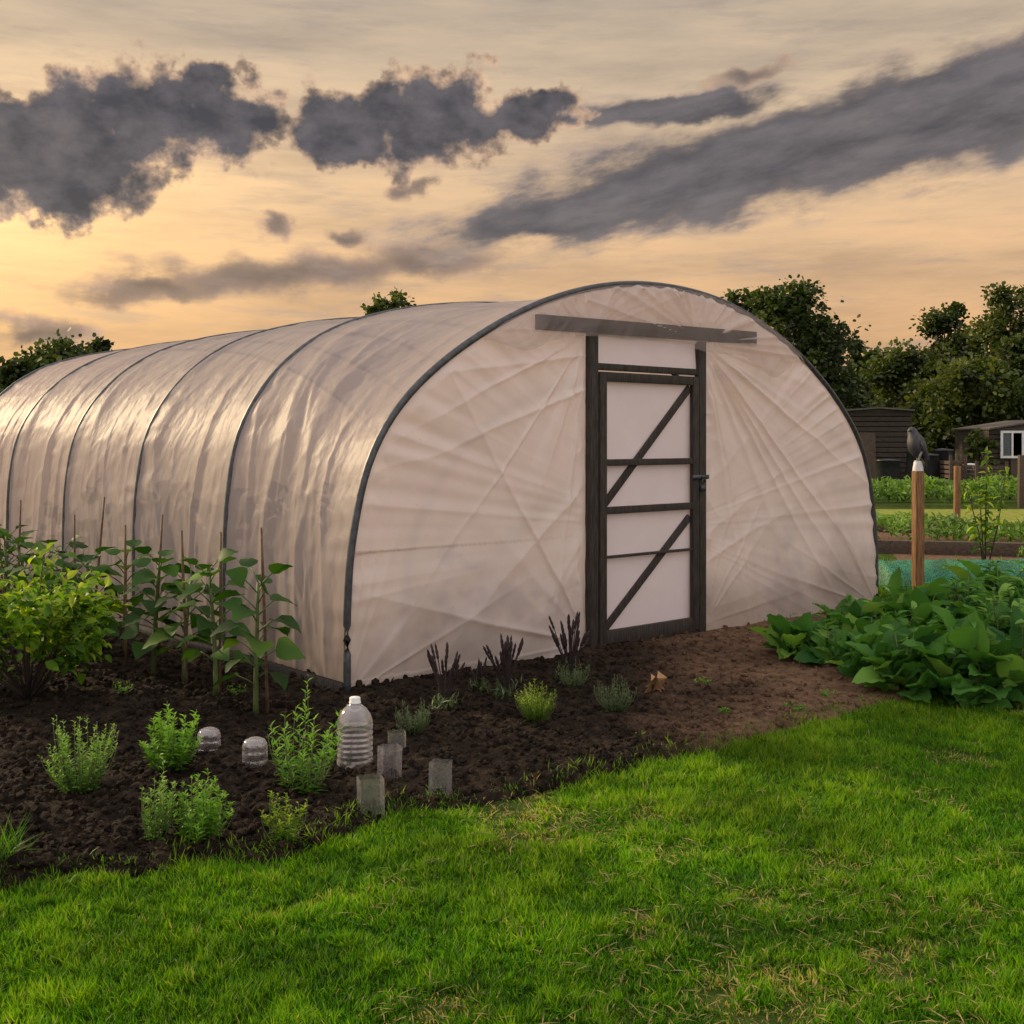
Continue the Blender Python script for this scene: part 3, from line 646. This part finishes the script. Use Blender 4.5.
def sheet(name,pts,z,mat):
    A=Acc(); A.add([(p[0],p[1],z) for p in pts],[tuple(range(len(pts)))]); o=A.obj(name,mat,smooth=False); o['kind']='structure'
sheet('vegetable_plot_soil',[(4.6,13.2),(12,13.2),(13,20),(6.3,20)],.006,MAT['soil'])
sheet('grass_path',[(6.6,20.6),(16,20.6),(18,26.5),(7.9,26.5)],.006,MAT['pathturf'])
def vegpatch(name,x0,x1,y0,y1,h,n,ls,mat,label,T=SMALL,rows=0):
    A=Acc(); x=rng.uniform(0,1,n); y=rng.uniform(y0,y1,n)
    if rows: y=np.round((y-y0)/rows)*rows+y0+rng.normal(0,rows*.13,n)
    xx=(x0+(x1-x0)*x)
    hh=h*(.35+.65*rng.random(n)**.5)*(.15+1.5*fbm(xx*1.2,y*1.2,3,int(y0*7)))
    A.inst(T[0],T[1],np.stack([xx,y,hh*.8],1),frames(rng.normal(0,1,(n,3))+[0,0,.5],roll=.5),ls*rng.uniform(.6,1.3,n),np.clip(hh/h*.7+rng.normal(.1,.2,n),0,1))
    o=A.obj(name,mat); o['kind']='stuff'; o['label']=label
vegpatch('vegetable_foliage',5.6,12,17.0,18.6,.40,3500,.11,MAT['veg'],'low rows of leafy vegetables',rows=1.4)
vegpatch('vegetable_foliage',6.6,12,14.0,15.0,.35,1600,.11,MAT['veg'],'low row of leafy vegetables',rows=.9)
vegpatch('vegetable_foliage',8.4,22,28,33,.55,11000,.16,MAT['veg'],'broad patch of bright green leafy crops',rows=1.6)
vegpatch('vegetable_foliage',6.0,9,10.2,11.2,.35,2500,.09,MAT['comfrey'],'dense low green weeds')
p=gp(985,580); A=Acc()
for i in range(5):
    tp=p+np.array([rng.normal(0,.10),rng.normal(0,.1),rng.uniform(1.1,1.55)]); tube(A,[p,(p+tp)/2+rng.normal(0,.03,3),tp],[.012,.008,.004],5,mi=1)
    n=34; q=.25+.75*rng.random(n); PP=p+(tp-p)*q[:,None]; D=rng.normal(0,1,(n,3))*[1,1,.5]; A.inst(SMALL[0],SMALL[1],PP,frames(D,roll=.4),rng.uniform(.06,.13,n),rng.random(n))
top(A.obj('sapling',[MAT['bushleaf'],MAT['bark']],origin=p),'slender young sapling with sparse leaves beside netting','sapling')
A=Acc(); n,m_=260,60; xx=np.linspace(3.95,9.0,n); vv=np.linspace(-1,1,m_); X_,V_=np.meshgrid(xx,vv,indexing='ij')
hh=.24*(1-np.abs(V_)**2.6)**.7*(.85+.3*fbm(X_*2.6,V_*.5,2,5))*np.clip((X_-3.95)/.08,0,1)**.5+.045*ridge(X_*5+V_*.6,V_*.8,6)*(1-V_**2)
add_grid(A,np.stack([X_,12.6+V_*.62+.08*fbm(X_*3,V_*2,3,9)+(X_-4)*.05,np.maximum(hh,0)+.012],-1).reshape(-1,3),n,m_)
top(A.obj('crop_netting',MAT['net'],origin=(5.5,12.6,0)),'turquoise green crop netting draped low over a bed','netting')
vegpatch('netted_crop',4.3,8.4,12.3,12.9,.20,1500,.09,MAT['veg'],'leafy crop growing under netting')

# ---------------- sheds
def shed(x0,x1,Y,zt,depth,name,label,rise=.35,wallm='shed',over=.15):
    X0=at(x0,Y);X1=at(x1,Y); wd=X1-X0; c=np.array([(X0+X1)/2,Y+depth/2,0]); e=empty(name,c); top(e,label,'shed')
    A=Acc(); n=int(zt/.16)
    for i in range(n):
        z=(i+.5)*zt/n
        box(A,(c[0],Y,z),(wd,0,0),(0,.03+.03*(i%2),0),(0.0,-.012,zt/n*.84)); box(A,(c[0],Y+depth,z),(wd,0,0),(0,.03,0),(0,0,zt/n*.96))
        for sx in(-1,1): box(A,(c[0]+sx*(wd/2+.02),c[1],z),(.03,0,0),(0,depth,0),(0,0,zt/n*.96))
    A.obj('wall',MAT[wallm],smooth=False,parent=e)
    A=Acc()
    l=math.hypot(wd/2+over,rise)
    for sx in(-1,1):
        mid=np.array([c[0]+sx*(wd/4+over/2),c[1],zt+rise/2]); ax=np.array([sx*(wd/2+over),0,-rise]); nrm=np.cross(ax/l,[0,1,0])
        box(A,mid+[0,0,.03],ax,(0,depth+.4,0),nrm*.05)
    A.add([(c[0]-wd/2,Y+.02,zt-.01),(c[0]+wd/2,Y+.02,zt-.01),(c[0],Y+.02,zt+rise)],[(0,1,2)])
    A.obj('roof',MAT['roof'],smooth=False,parent=e)
    A=Acc(); box(A,(c[0]-wd*.22,Y-.06,.95),(.75,0,0),(0,.04,0),(0,0,1.8)); A.obj('door',MAT['oldtimber'],smooth=False,parent=e)
    return e,c,wd
def window(e,cx,Y,cz,w,h,nx=2):
    we=empty('window',(0,0,0)); we.parent=e; we.location=np.array([cx,Y-.06,cz])-np.array(e.location)
    def P(A,nm,mm):
        o=A.obj(nm,mm,smooth=False); o.parent=we; o.location=-np.array([cx,Y-.06,cz])
    A=Acc()
    for sx in(-1,1): box(A,(cx+sx*w/2,Y-.10,cz),(.08,0,0),(0,.06,0),(0,0,h+.08))
    for sz in(-1,1): box(A,(cx,Y-.102,cz+sz*h/2),(w-.08,0,0),(0,.06,0),(0,0,.08))
    for i in range(1,nx): box(A,(cx-w/2+w*i/nx,Y-.098,cz),(.06,0,0),(0,.05,0),(0,0,h-.08))
    P(A,'frame',MAT['white'])
    A=Acc(); box(A,(cx,Y-.075,cz),(w-.08,0,0),(0,.01,0),(0,0,h-.08)); P(A,'pane',MAT['glassdark'])
e,c,wd=shed(845,911,38,2.55,2.4,'garden_shed','tall dark brown slatted wooden allotment shed with pale roof edge',rise=.08,over=.06)
e,c,wd=shed(990,1100,39,1.95,3.0,'garden_shed','dark timber hut with white-framed windows beside plots',rise=.30,over=.1)
window(e,at(1011,39),39,1.45,.72,.85,2); window(e,at(1062,39),39,1.45,.75,.85,2)
e,c,wd=shed(932,972,52,1.9,2.4,'garden_shed','low dark allotment shed under trees',rise=.3)
for (x,Y,h_,r_,mm,lab) in [(928,36,1.15,.36,'blackplastic','dark plastic compost bin beside allotment sheds'),(943,36.5,1.3,.36,'blackplastic','black plastic water butt beside allotment sheds'),(970,36,.85,.26,'white','pale plastic barrel on allotment grass'),(888,35,1.0,.4,'blackplastic','dark plastic compost bin beside vegetable rows'),(915,37,1.25,.3,'blackplastic','black plastic water butt beside allotment sheds')]:
    A=Acc(); b=np.array([at(x,Y),Y,0.]); lathe(A,b,[(0,0),(r_,0),(r_*.98,h_*.3),(r_*1.03,h_*.33),(r_*.93,h_*.62),(r_*.97,h_*.65),(r_*.85,h_*.95),(r_*.9,h_*.96),(r_*.9,h_),(0,h_*1.03)],20)
    top(A.obj('barrel',MAT[mm],origin=b),lab,'barrel')
def baybox(x0,x1,Y,h,lab):
    X0=at(x0,Y);X1=at(x1,Y);A=Acc()
    for i in range(int(h/.14)):
        z=.07+i*.14
        for yy in (Y,Y+1.1): box(A,((X0+X1)/2,yy,z),(X1-X0,0,0),(0,.03,0),(0,0,.095))
        for xx in (X0,X1): box(A,(xx,Y+.55,z),(.03,0,0),(0,1.06,0),(0,0,.095))
    for xx in (X0,X1): box(A,(xx,Y-.05,h/2),(.08,0,0),(0,.06,0),(0,0,h+.1))
    top(A.obj('compost_bay',MAT['oldtimber'],smooth=False,origin=((X0+X1)/2,Y,0)),lab,'compost bay','slatted timber compost bays')
baybox(950,965,35,1.1,'slatted timber compost bay beside a vegetable plot'); baybox(976,1006,34.5,.9,'slatted timber compost bay beside a vegetable plot')

# ---------------- trees
def tree(x,Y,ytop,wpx,trunkf=.28,n=9000,ls=.22,mat='treeleaf',label='',conifer=False,name='tree',ncl=46,spread=1.0):
    b=np.array([at(x,Y),Y,0.]); H=pz(Y,ytop); w=wpx/F*Y; e=empty(name,b)
    A=Acc(); ht=H*trunkf; fs=np.linspace(0,1,6); r0=.035*H
    tr=np.array([b+[rng.normal(0,.04)*H*f,rng.normal(0,.03)*H*f,H*.85*f] for f in fs]); tube(A,tr,np.linspace(r0,r0*.15,6),8)
    cl=[]
    for i in range(ncl):
        u=rng.random(); zc=ht+(H-ht)*(.08+.88*u)
        if conifer: rr=w*.5*(1-u)*.95
        else: rr=w*.5*math.sqrt(max(.05,1-(2*u-.85)**2/1.5))*rng.uniform(.35,1.18)
        an=rng.random()*6.28; c=np.array([b[0]+math.cos(an)*rr*.9,b[1]+math.sin(an)*rr*.9,zc]); cl.append(c)
        st=tr[0]+(tr[-1]-tr[0])*np.clip((zc-b[2])*.6/(H*.85),.15,.95)
        tube(A,[st,(st+c)/2+rng.normal(0,.1,3),c],[r0*.35,r0*.18,r0*.05],5)
    cl=np.array(cl); k=rng.integers(0,ncl,n); sg=w*.092*spread*rng.uniform(.4,1.4,ncl)[k]
    dv=rng.normal(0,1,(n,3)); dv/=np.linalg.norm(dv,axis=1)[:,None]; rad=sg*rng.uniform(.2,2.0,n)+sg*.6*np.abs(rng.normal(0,1,n))*(rng.random(n)<.35)
    P=cl[k]+dv*rad[:,None]*[1,1,.8]; P[:,2]=np.minimum(P[:,2],H+np.abs(rng.normal(0,.35,n))*(rng.random(n)<.5)); P[:,2]=np.maximum(P[:,2],.2)
    A.obj('trunk',MAT['bark'],parent=e)
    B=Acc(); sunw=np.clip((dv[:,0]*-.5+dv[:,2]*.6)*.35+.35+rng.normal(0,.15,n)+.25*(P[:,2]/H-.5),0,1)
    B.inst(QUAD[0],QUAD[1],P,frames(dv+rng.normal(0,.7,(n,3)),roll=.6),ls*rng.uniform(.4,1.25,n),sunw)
    B.obj('crown',MAT[mat],parent=e); top(e,label,'tree'); return e
T1='broad dark green leafy tree beyond the allotments'
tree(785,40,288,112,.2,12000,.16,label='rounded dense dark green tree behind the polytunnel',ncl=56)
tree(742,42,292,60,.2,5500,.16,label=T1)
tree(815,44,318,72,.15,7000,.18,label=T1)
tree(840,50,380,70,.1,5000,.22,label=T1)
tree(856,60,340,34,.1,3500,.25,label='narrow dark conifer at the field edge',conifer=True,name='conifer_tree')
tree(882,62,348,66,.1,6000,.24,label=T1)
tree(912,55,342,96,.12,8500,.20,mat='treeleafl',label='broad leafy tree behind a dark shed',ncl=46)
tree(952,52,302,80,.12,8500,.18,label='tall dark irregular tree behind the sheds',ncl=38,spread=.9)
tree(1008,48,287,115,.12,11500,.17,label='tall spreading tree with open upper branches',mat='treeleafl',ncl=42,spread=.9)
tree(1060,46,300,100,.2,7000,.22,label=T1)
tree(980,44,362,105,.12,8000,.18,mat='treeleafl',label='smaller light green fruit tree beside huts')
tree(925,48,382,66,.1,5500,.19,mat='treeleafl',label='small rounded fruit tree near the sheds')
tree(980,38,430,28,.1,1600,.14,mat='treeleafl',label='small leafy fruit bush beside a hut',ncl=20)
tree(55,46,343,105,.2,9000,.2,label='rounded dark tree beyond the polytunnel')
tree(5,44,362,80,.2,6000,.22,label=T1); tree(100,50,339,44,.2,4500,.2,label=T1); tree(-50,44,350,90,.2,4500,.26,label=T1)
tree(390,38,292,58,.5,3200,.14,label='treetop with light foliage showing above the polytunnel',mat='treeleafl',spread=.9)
A=Acc(); n=30000; xx=rng.uniform(-45,60,n); hh=(3.2+2.2*fbm(xx*.25,xx*0,3,3))*rng.random(n)**.7
A.inst(QUAD[0],QUAD[1],np.stack([xx,66+rng.normal(0,.8,n),hh],1),frames(rng.normal(0,1,(n,3)),roll=.5),rng.uniform(.3,.7,n),np.clip(hh/6+rng.normal(.1,.2,n),0,1))
o=A.obj('distant_hedge',MAT['treeleaf']); o['kind']='stuff'
for (x0,x1,Yh,h0,n) in ((11.5,27,50,2.6,8000),):
    A=Acc(); xx=rng.uniform(x0,x1,n); hh=(.2*h0+h0*fbm(xx*.8,xx*0,3,13))*rng.random(n)**.7
    A.inst(QUAD[0],QUAD[1],np.stack([xx,Yh+rng.normal(0,.6,n),hh],1),frames(rng.normal(0,1,(n,3)),roll=.5),rng.uniform(.12,.32,n),np.clip(hh/3+rng.normal(.1,.2,n),0,1))
    o=A.obj('hedge_scrub',MAT['treeleafl']); o['kind']='stuff'

# ---------------- world
w=bpy.data.worlds.new('World'); S.world=w; w.use_nodes=True; nt=w.node_tree; nt.nodes.clear()
try: w.cycles.sampling_method='NONE'
except Exception: pass
SAZ,SEL=-56.0,21.0
tc=ND(nt,'ShaderNodeTexCoord').outputs['Generated']; sep=ND(nt,'ShaderNodeSeparateXYZ'); nt.links.new(tc,sep.inputs[0])
x,y,z=sep.outputs[0],sep.outputs[1],sep.outputs[2]
R2D=180/math.pi
az=mth(nt,'MULTIPLY',mth(nt,'ARCTAN2',x,y),R2D); el=mth(nt,'MULTIPLY',mth(nt,'ARCSINE',z),R2D)
def wn(scale,detail,ms,rough=.55,loc=(0,0,0)):
    mp=ND(nt,'ShaderNodeMapping'); mp.inputs['Scale'].default_value=ms; mp.inputs['Location'].default_value=loc
    nt.links.new(tc,mp.inputs[0]); n=ND(nt,'ShaderNodeTexNoise'); n.inputs['Scale'].default_value=scale; n.inputs['Detail'].default_value=detail; n.inputs['Roughness'].default_value=rough
    nt.links.new(mp.outputs[0],n.inputs[0]); return n
def px(x_,y_):
    a_=math.atan((x_-512)/F); return math.degrees(a_),math.degrees(math.atan((HY-y_)/F*math.cos(a_)))
K=math.degrees(1/F)
def cen(v): return mth(nt,'SUBTRACT',v,.5)
wn1=wn(22,5,(1,1,1.15),.52); sc_=ND(nt,'ShaderNodeSeparateColor'); nt.links.new(wn1.outputs['Color'],sc_.inputs[0])
azw=mth(nt,'ADD',az,mth(nt,'MULTIPLY',cen(sc_.outputs[0]),4.0)); elw=mth(nt,'ADD',el,mth(nt,'MULTIPLY',cen(sc_.outputs[1]),3.8))
def field(els,azw,elw,sm=.15):
    cur=None
    for (cx,cy,rx,ry,rot) in els:
        A_,E_=px(cx,cy); dx=mth(nt,'SUBTRACT',azw,A_); dy=mth(nt,'SUBTRACT',elw,E_)
        if rot:
            c_,s_=math.cos(math.radians(rot)),math.sin(math.radians(rot))
            dx,dy=mth(nt,'ADD',mth(nt,'MULTIPLY',dx,c_),mth(nt,'MULTIPLY',dy,s_)),mth(nt,'SUBTRACT',mth(nt,'MULTIPLY',dy,c_),mth(nt,'MULTIPLY',dx,s_))
        dx=mth(nt,'DIVIDE',dx,rx*K); dy=mth(nt,'DIVIDE',dy,ry*K)
        f=mth(nt,'SUBTRACT',1.0,mth(nt,'SQRT',mth(nt,'ADD',mth(nt,'MULTIPLY',dx,dx),mth(nt,'MULTIPLY',dy,dy))))
        cur=f if cur is None else mth(nt,'SMOOTH_MAX',cur,f,sm)
    return cur
cum=[(50,152,120,64,0),(140,112,95,54,0),(232,120,60,44,0),(60,195,64,34,0),(348,130,68,38,0),(440,118,92,50,0),(520,114,72,28,2),(205,85,30,28,0),(388,100,32,32,0)]
stra=[(770,158,380,60,11),(960,108,250,66,9),(560,212,140,30,12),(690,106,140,20,3)]
low=[(430,262,100,26,3),(290,276,240,28,5),(150,292,110,18,4),(45,330,60,18,0),(275,223,20,14,0),(352,236,32,11,-8),(418,186,24,13,15),(745,76,60,11,4)]
n_c=wn(44,6,(1,1,1.1),.56); cf1=mth(nt,'ADD',mth(nt,'ADD',field(cum,azw,elw,.2),.07),mth(nt,'MULTIPLY',cen(n_c.outputs['Fac']),1.4))
azs=mth(nt,'ADD',az,mth(nt,'MULTIPLY',cen(sc_.outputs[0]),4)); els_=mth(nt,'ADD',el,mth(nt,'MULTIPLY',cen(sc_.outputs[1]),2.0))
mp=ND(nt,'ShaderNodeMapping'); mp.inputs['Rotation'].default_value=(0,math.radians(11),0); nt.links.new(tc,mp.inputs[0])
mp2=ND(nt,'ShaderNodeMapping'); mp2.inputs['Scale'].default_value=(1,1,3.4); nt.links.new(mp.outputs[0],mp2.inputs[0])
n_s=ND(nt,'ShaderNodeTexNoise'); n_s.inputs['Scale'].default_value=11; n_s.inputs['Detail'].default_value=7; n_s.inputs['Roughness'].default_value=.62; nt.links.new(mp2.outputs[0],n_s.inputs[0])
cf2=mth(nt,'ADD',field(stra,azs,els_,.25),mth(nt,'MULTIPLY',cen(n_s.outputs['Fac']),1.6))
n_l=wn(16,6,(1,1,3),.6,(7,2,0)); cf3=mth(nt,'ADD',field(low,azs,els_,.25),mth(nt,'MULTIPLY',cen(n_l.outputs['Fac']),1.8))
front=sstep(nt,y,.05,.45)
er=mth(nt,'DIVIDE',el,45.0,clamp=True)
sky=ramp(nt,er,[(0,(.55,.31,.15)),(.10,(.70,.41,.20)),(.24,(.75,.50,.29)),(.36,(.65,.49,.33)),(.48,(.48,.39,.30)),(.75,(.80,.73,.66)),(1,(1.0,.94,.90))])
dx=mth(nt,'DIVIDE',mth(nt,'ADD',az,29.0),15.0); dy=mth(nt,'DIVIDE',mth(nt,'SUBTRACT',el,10.5),5.5)
gl=mth(nt,'EXPONENT',mth(nt,'MULTIPLY',mth(nt,'ADD',mth(nt,'MULTIPLY',dx,dx),mth(nt,'MULTIPLY',dy,dy)),-1.0))
ci=wn(5,7,(1,1,6),.62,(1,5,0)); sky=MX(nt,1.0,sky,ramp(nt,ci.outputs['Fac'],[(.3,(.74,.75,.80)),(.52,(1,1,1)),(.70,(1.2,1.15,1.08))]),'MULTIPLY')
ci2=wn(10,6,(1,1,7),.62,(4,2,0)); sky=MX(nt,sstep(nt,ci2.outputs['Fac'],.50,.72,0,.5),sky,(.36,.29,.25))
sky=MX(nt,1.0,sky,MX(nt,gl,(0,0,0),(.70,.40,.10)),'ADD')
def lay(sky,cf,a0,a1,edge,core,c0,c1,op,tn):
    col=MX(nt,sstep(nt,cf,c0,c1),edge,core)
    col=MX(nt,1.0,col,ramp(nt,tn,[(.35,(.60,.60,.63)),(.65,(1.75,1.60,1.48))]),'MULTIPLY')
    return MX(nt,mth(nt,'MULTIPLY',sstep(nt,cf,a0,a1,0,op),front),sky,col)
tex=wn(26,5,(1,1,1.5),.58,(9,9,0)).outputs['Fac']
sky=lay(sky,cf3,-.05,.5,(.40,.28,.20),(.15,.12,.115),.2,.8,.85,n_l.outputs['Fac'])
sky=lay(sky,cf2,-.05,.38,(.34,.27,.22),(.095,.092,.104),.08,.5,.96,n_s.outputs['Fac'])
sky=lay(sky,cf1,.0,.24,(.48,.34,.23),(.080,.076,.086),.06,.50,.98,tex)
back=MX(nt,sstep(nt,el,0,50),(1.0,.85,.80),(1.26,1.17,1.15))
sky=MX(nt,sstep(nt,y,-.25,.35,1,0),sky,back)
ns_=ND(nt,'ShaderNodeTexSky',sky_type='NISHITA'); ns_.sun_disc=False; ns_.sun_elevation=math.radians(SEL); ns_.sun_rotation=math.radians(SAZ%360)
bg1=ND(nt,'ShaderNodeBackground'); nt.links.new(sky,bg1.inputs[0]); bg1.inputs[1].default_value=1.0
bg2=ND(nt,'ShaderNodeBackground'); nt.links.new(ns_.outputs[0],bg2.inputs[0]); bg2.inputs[1].default_value=.004
ad=ND(nt,'ShaderNodeAddShader'); nt.links.new(bg1.outputs[0],ad.inputs[0]); nt.links.new(bg2.outputs[0],ad.inputs[1])
wo=ND(nt,'ShaderNodeOutputWorld'); nt.links.new(ad.outputs[0],wo.inputs[0])
sd=bpy.data.lights.new('sun','SUN'); sd.energy=4.4; sd.angle=math.radians(2.5); sd.color=(1,.76,.46); so=bpy.data.objects.new('sun',sd); COL.objects.link(so)
a_,e_=math.radians(SAZ),math.radians(SEL); dv=Vector((math.sin(a_)*math.cos(e_),math.cos(a_)*math.cos(e_),math.sin(e_)))
so.rotation_euler=dv.to_track_quat('Z','Y').to_euler(); so.location=(-20,20,20)
cd=bpy.data.cameras.new('camera'); cam=bpy.data.objects.new('camera',cd); COL.objects.link(cam); cam.location=(0,0,CH); cam.rotation_euler=(math.pi/2,0,0)
cd.sensor_width=36; cd.lens=F/1024*36; cd.shift_y=-(512-HY)/1024; cd.clip_end=2000; cd.clip_start=.05
S.camera=cam
S.view_settings.view_transform='Standard'; S.view_settings.look='None'; S.view_settings.exposure=0
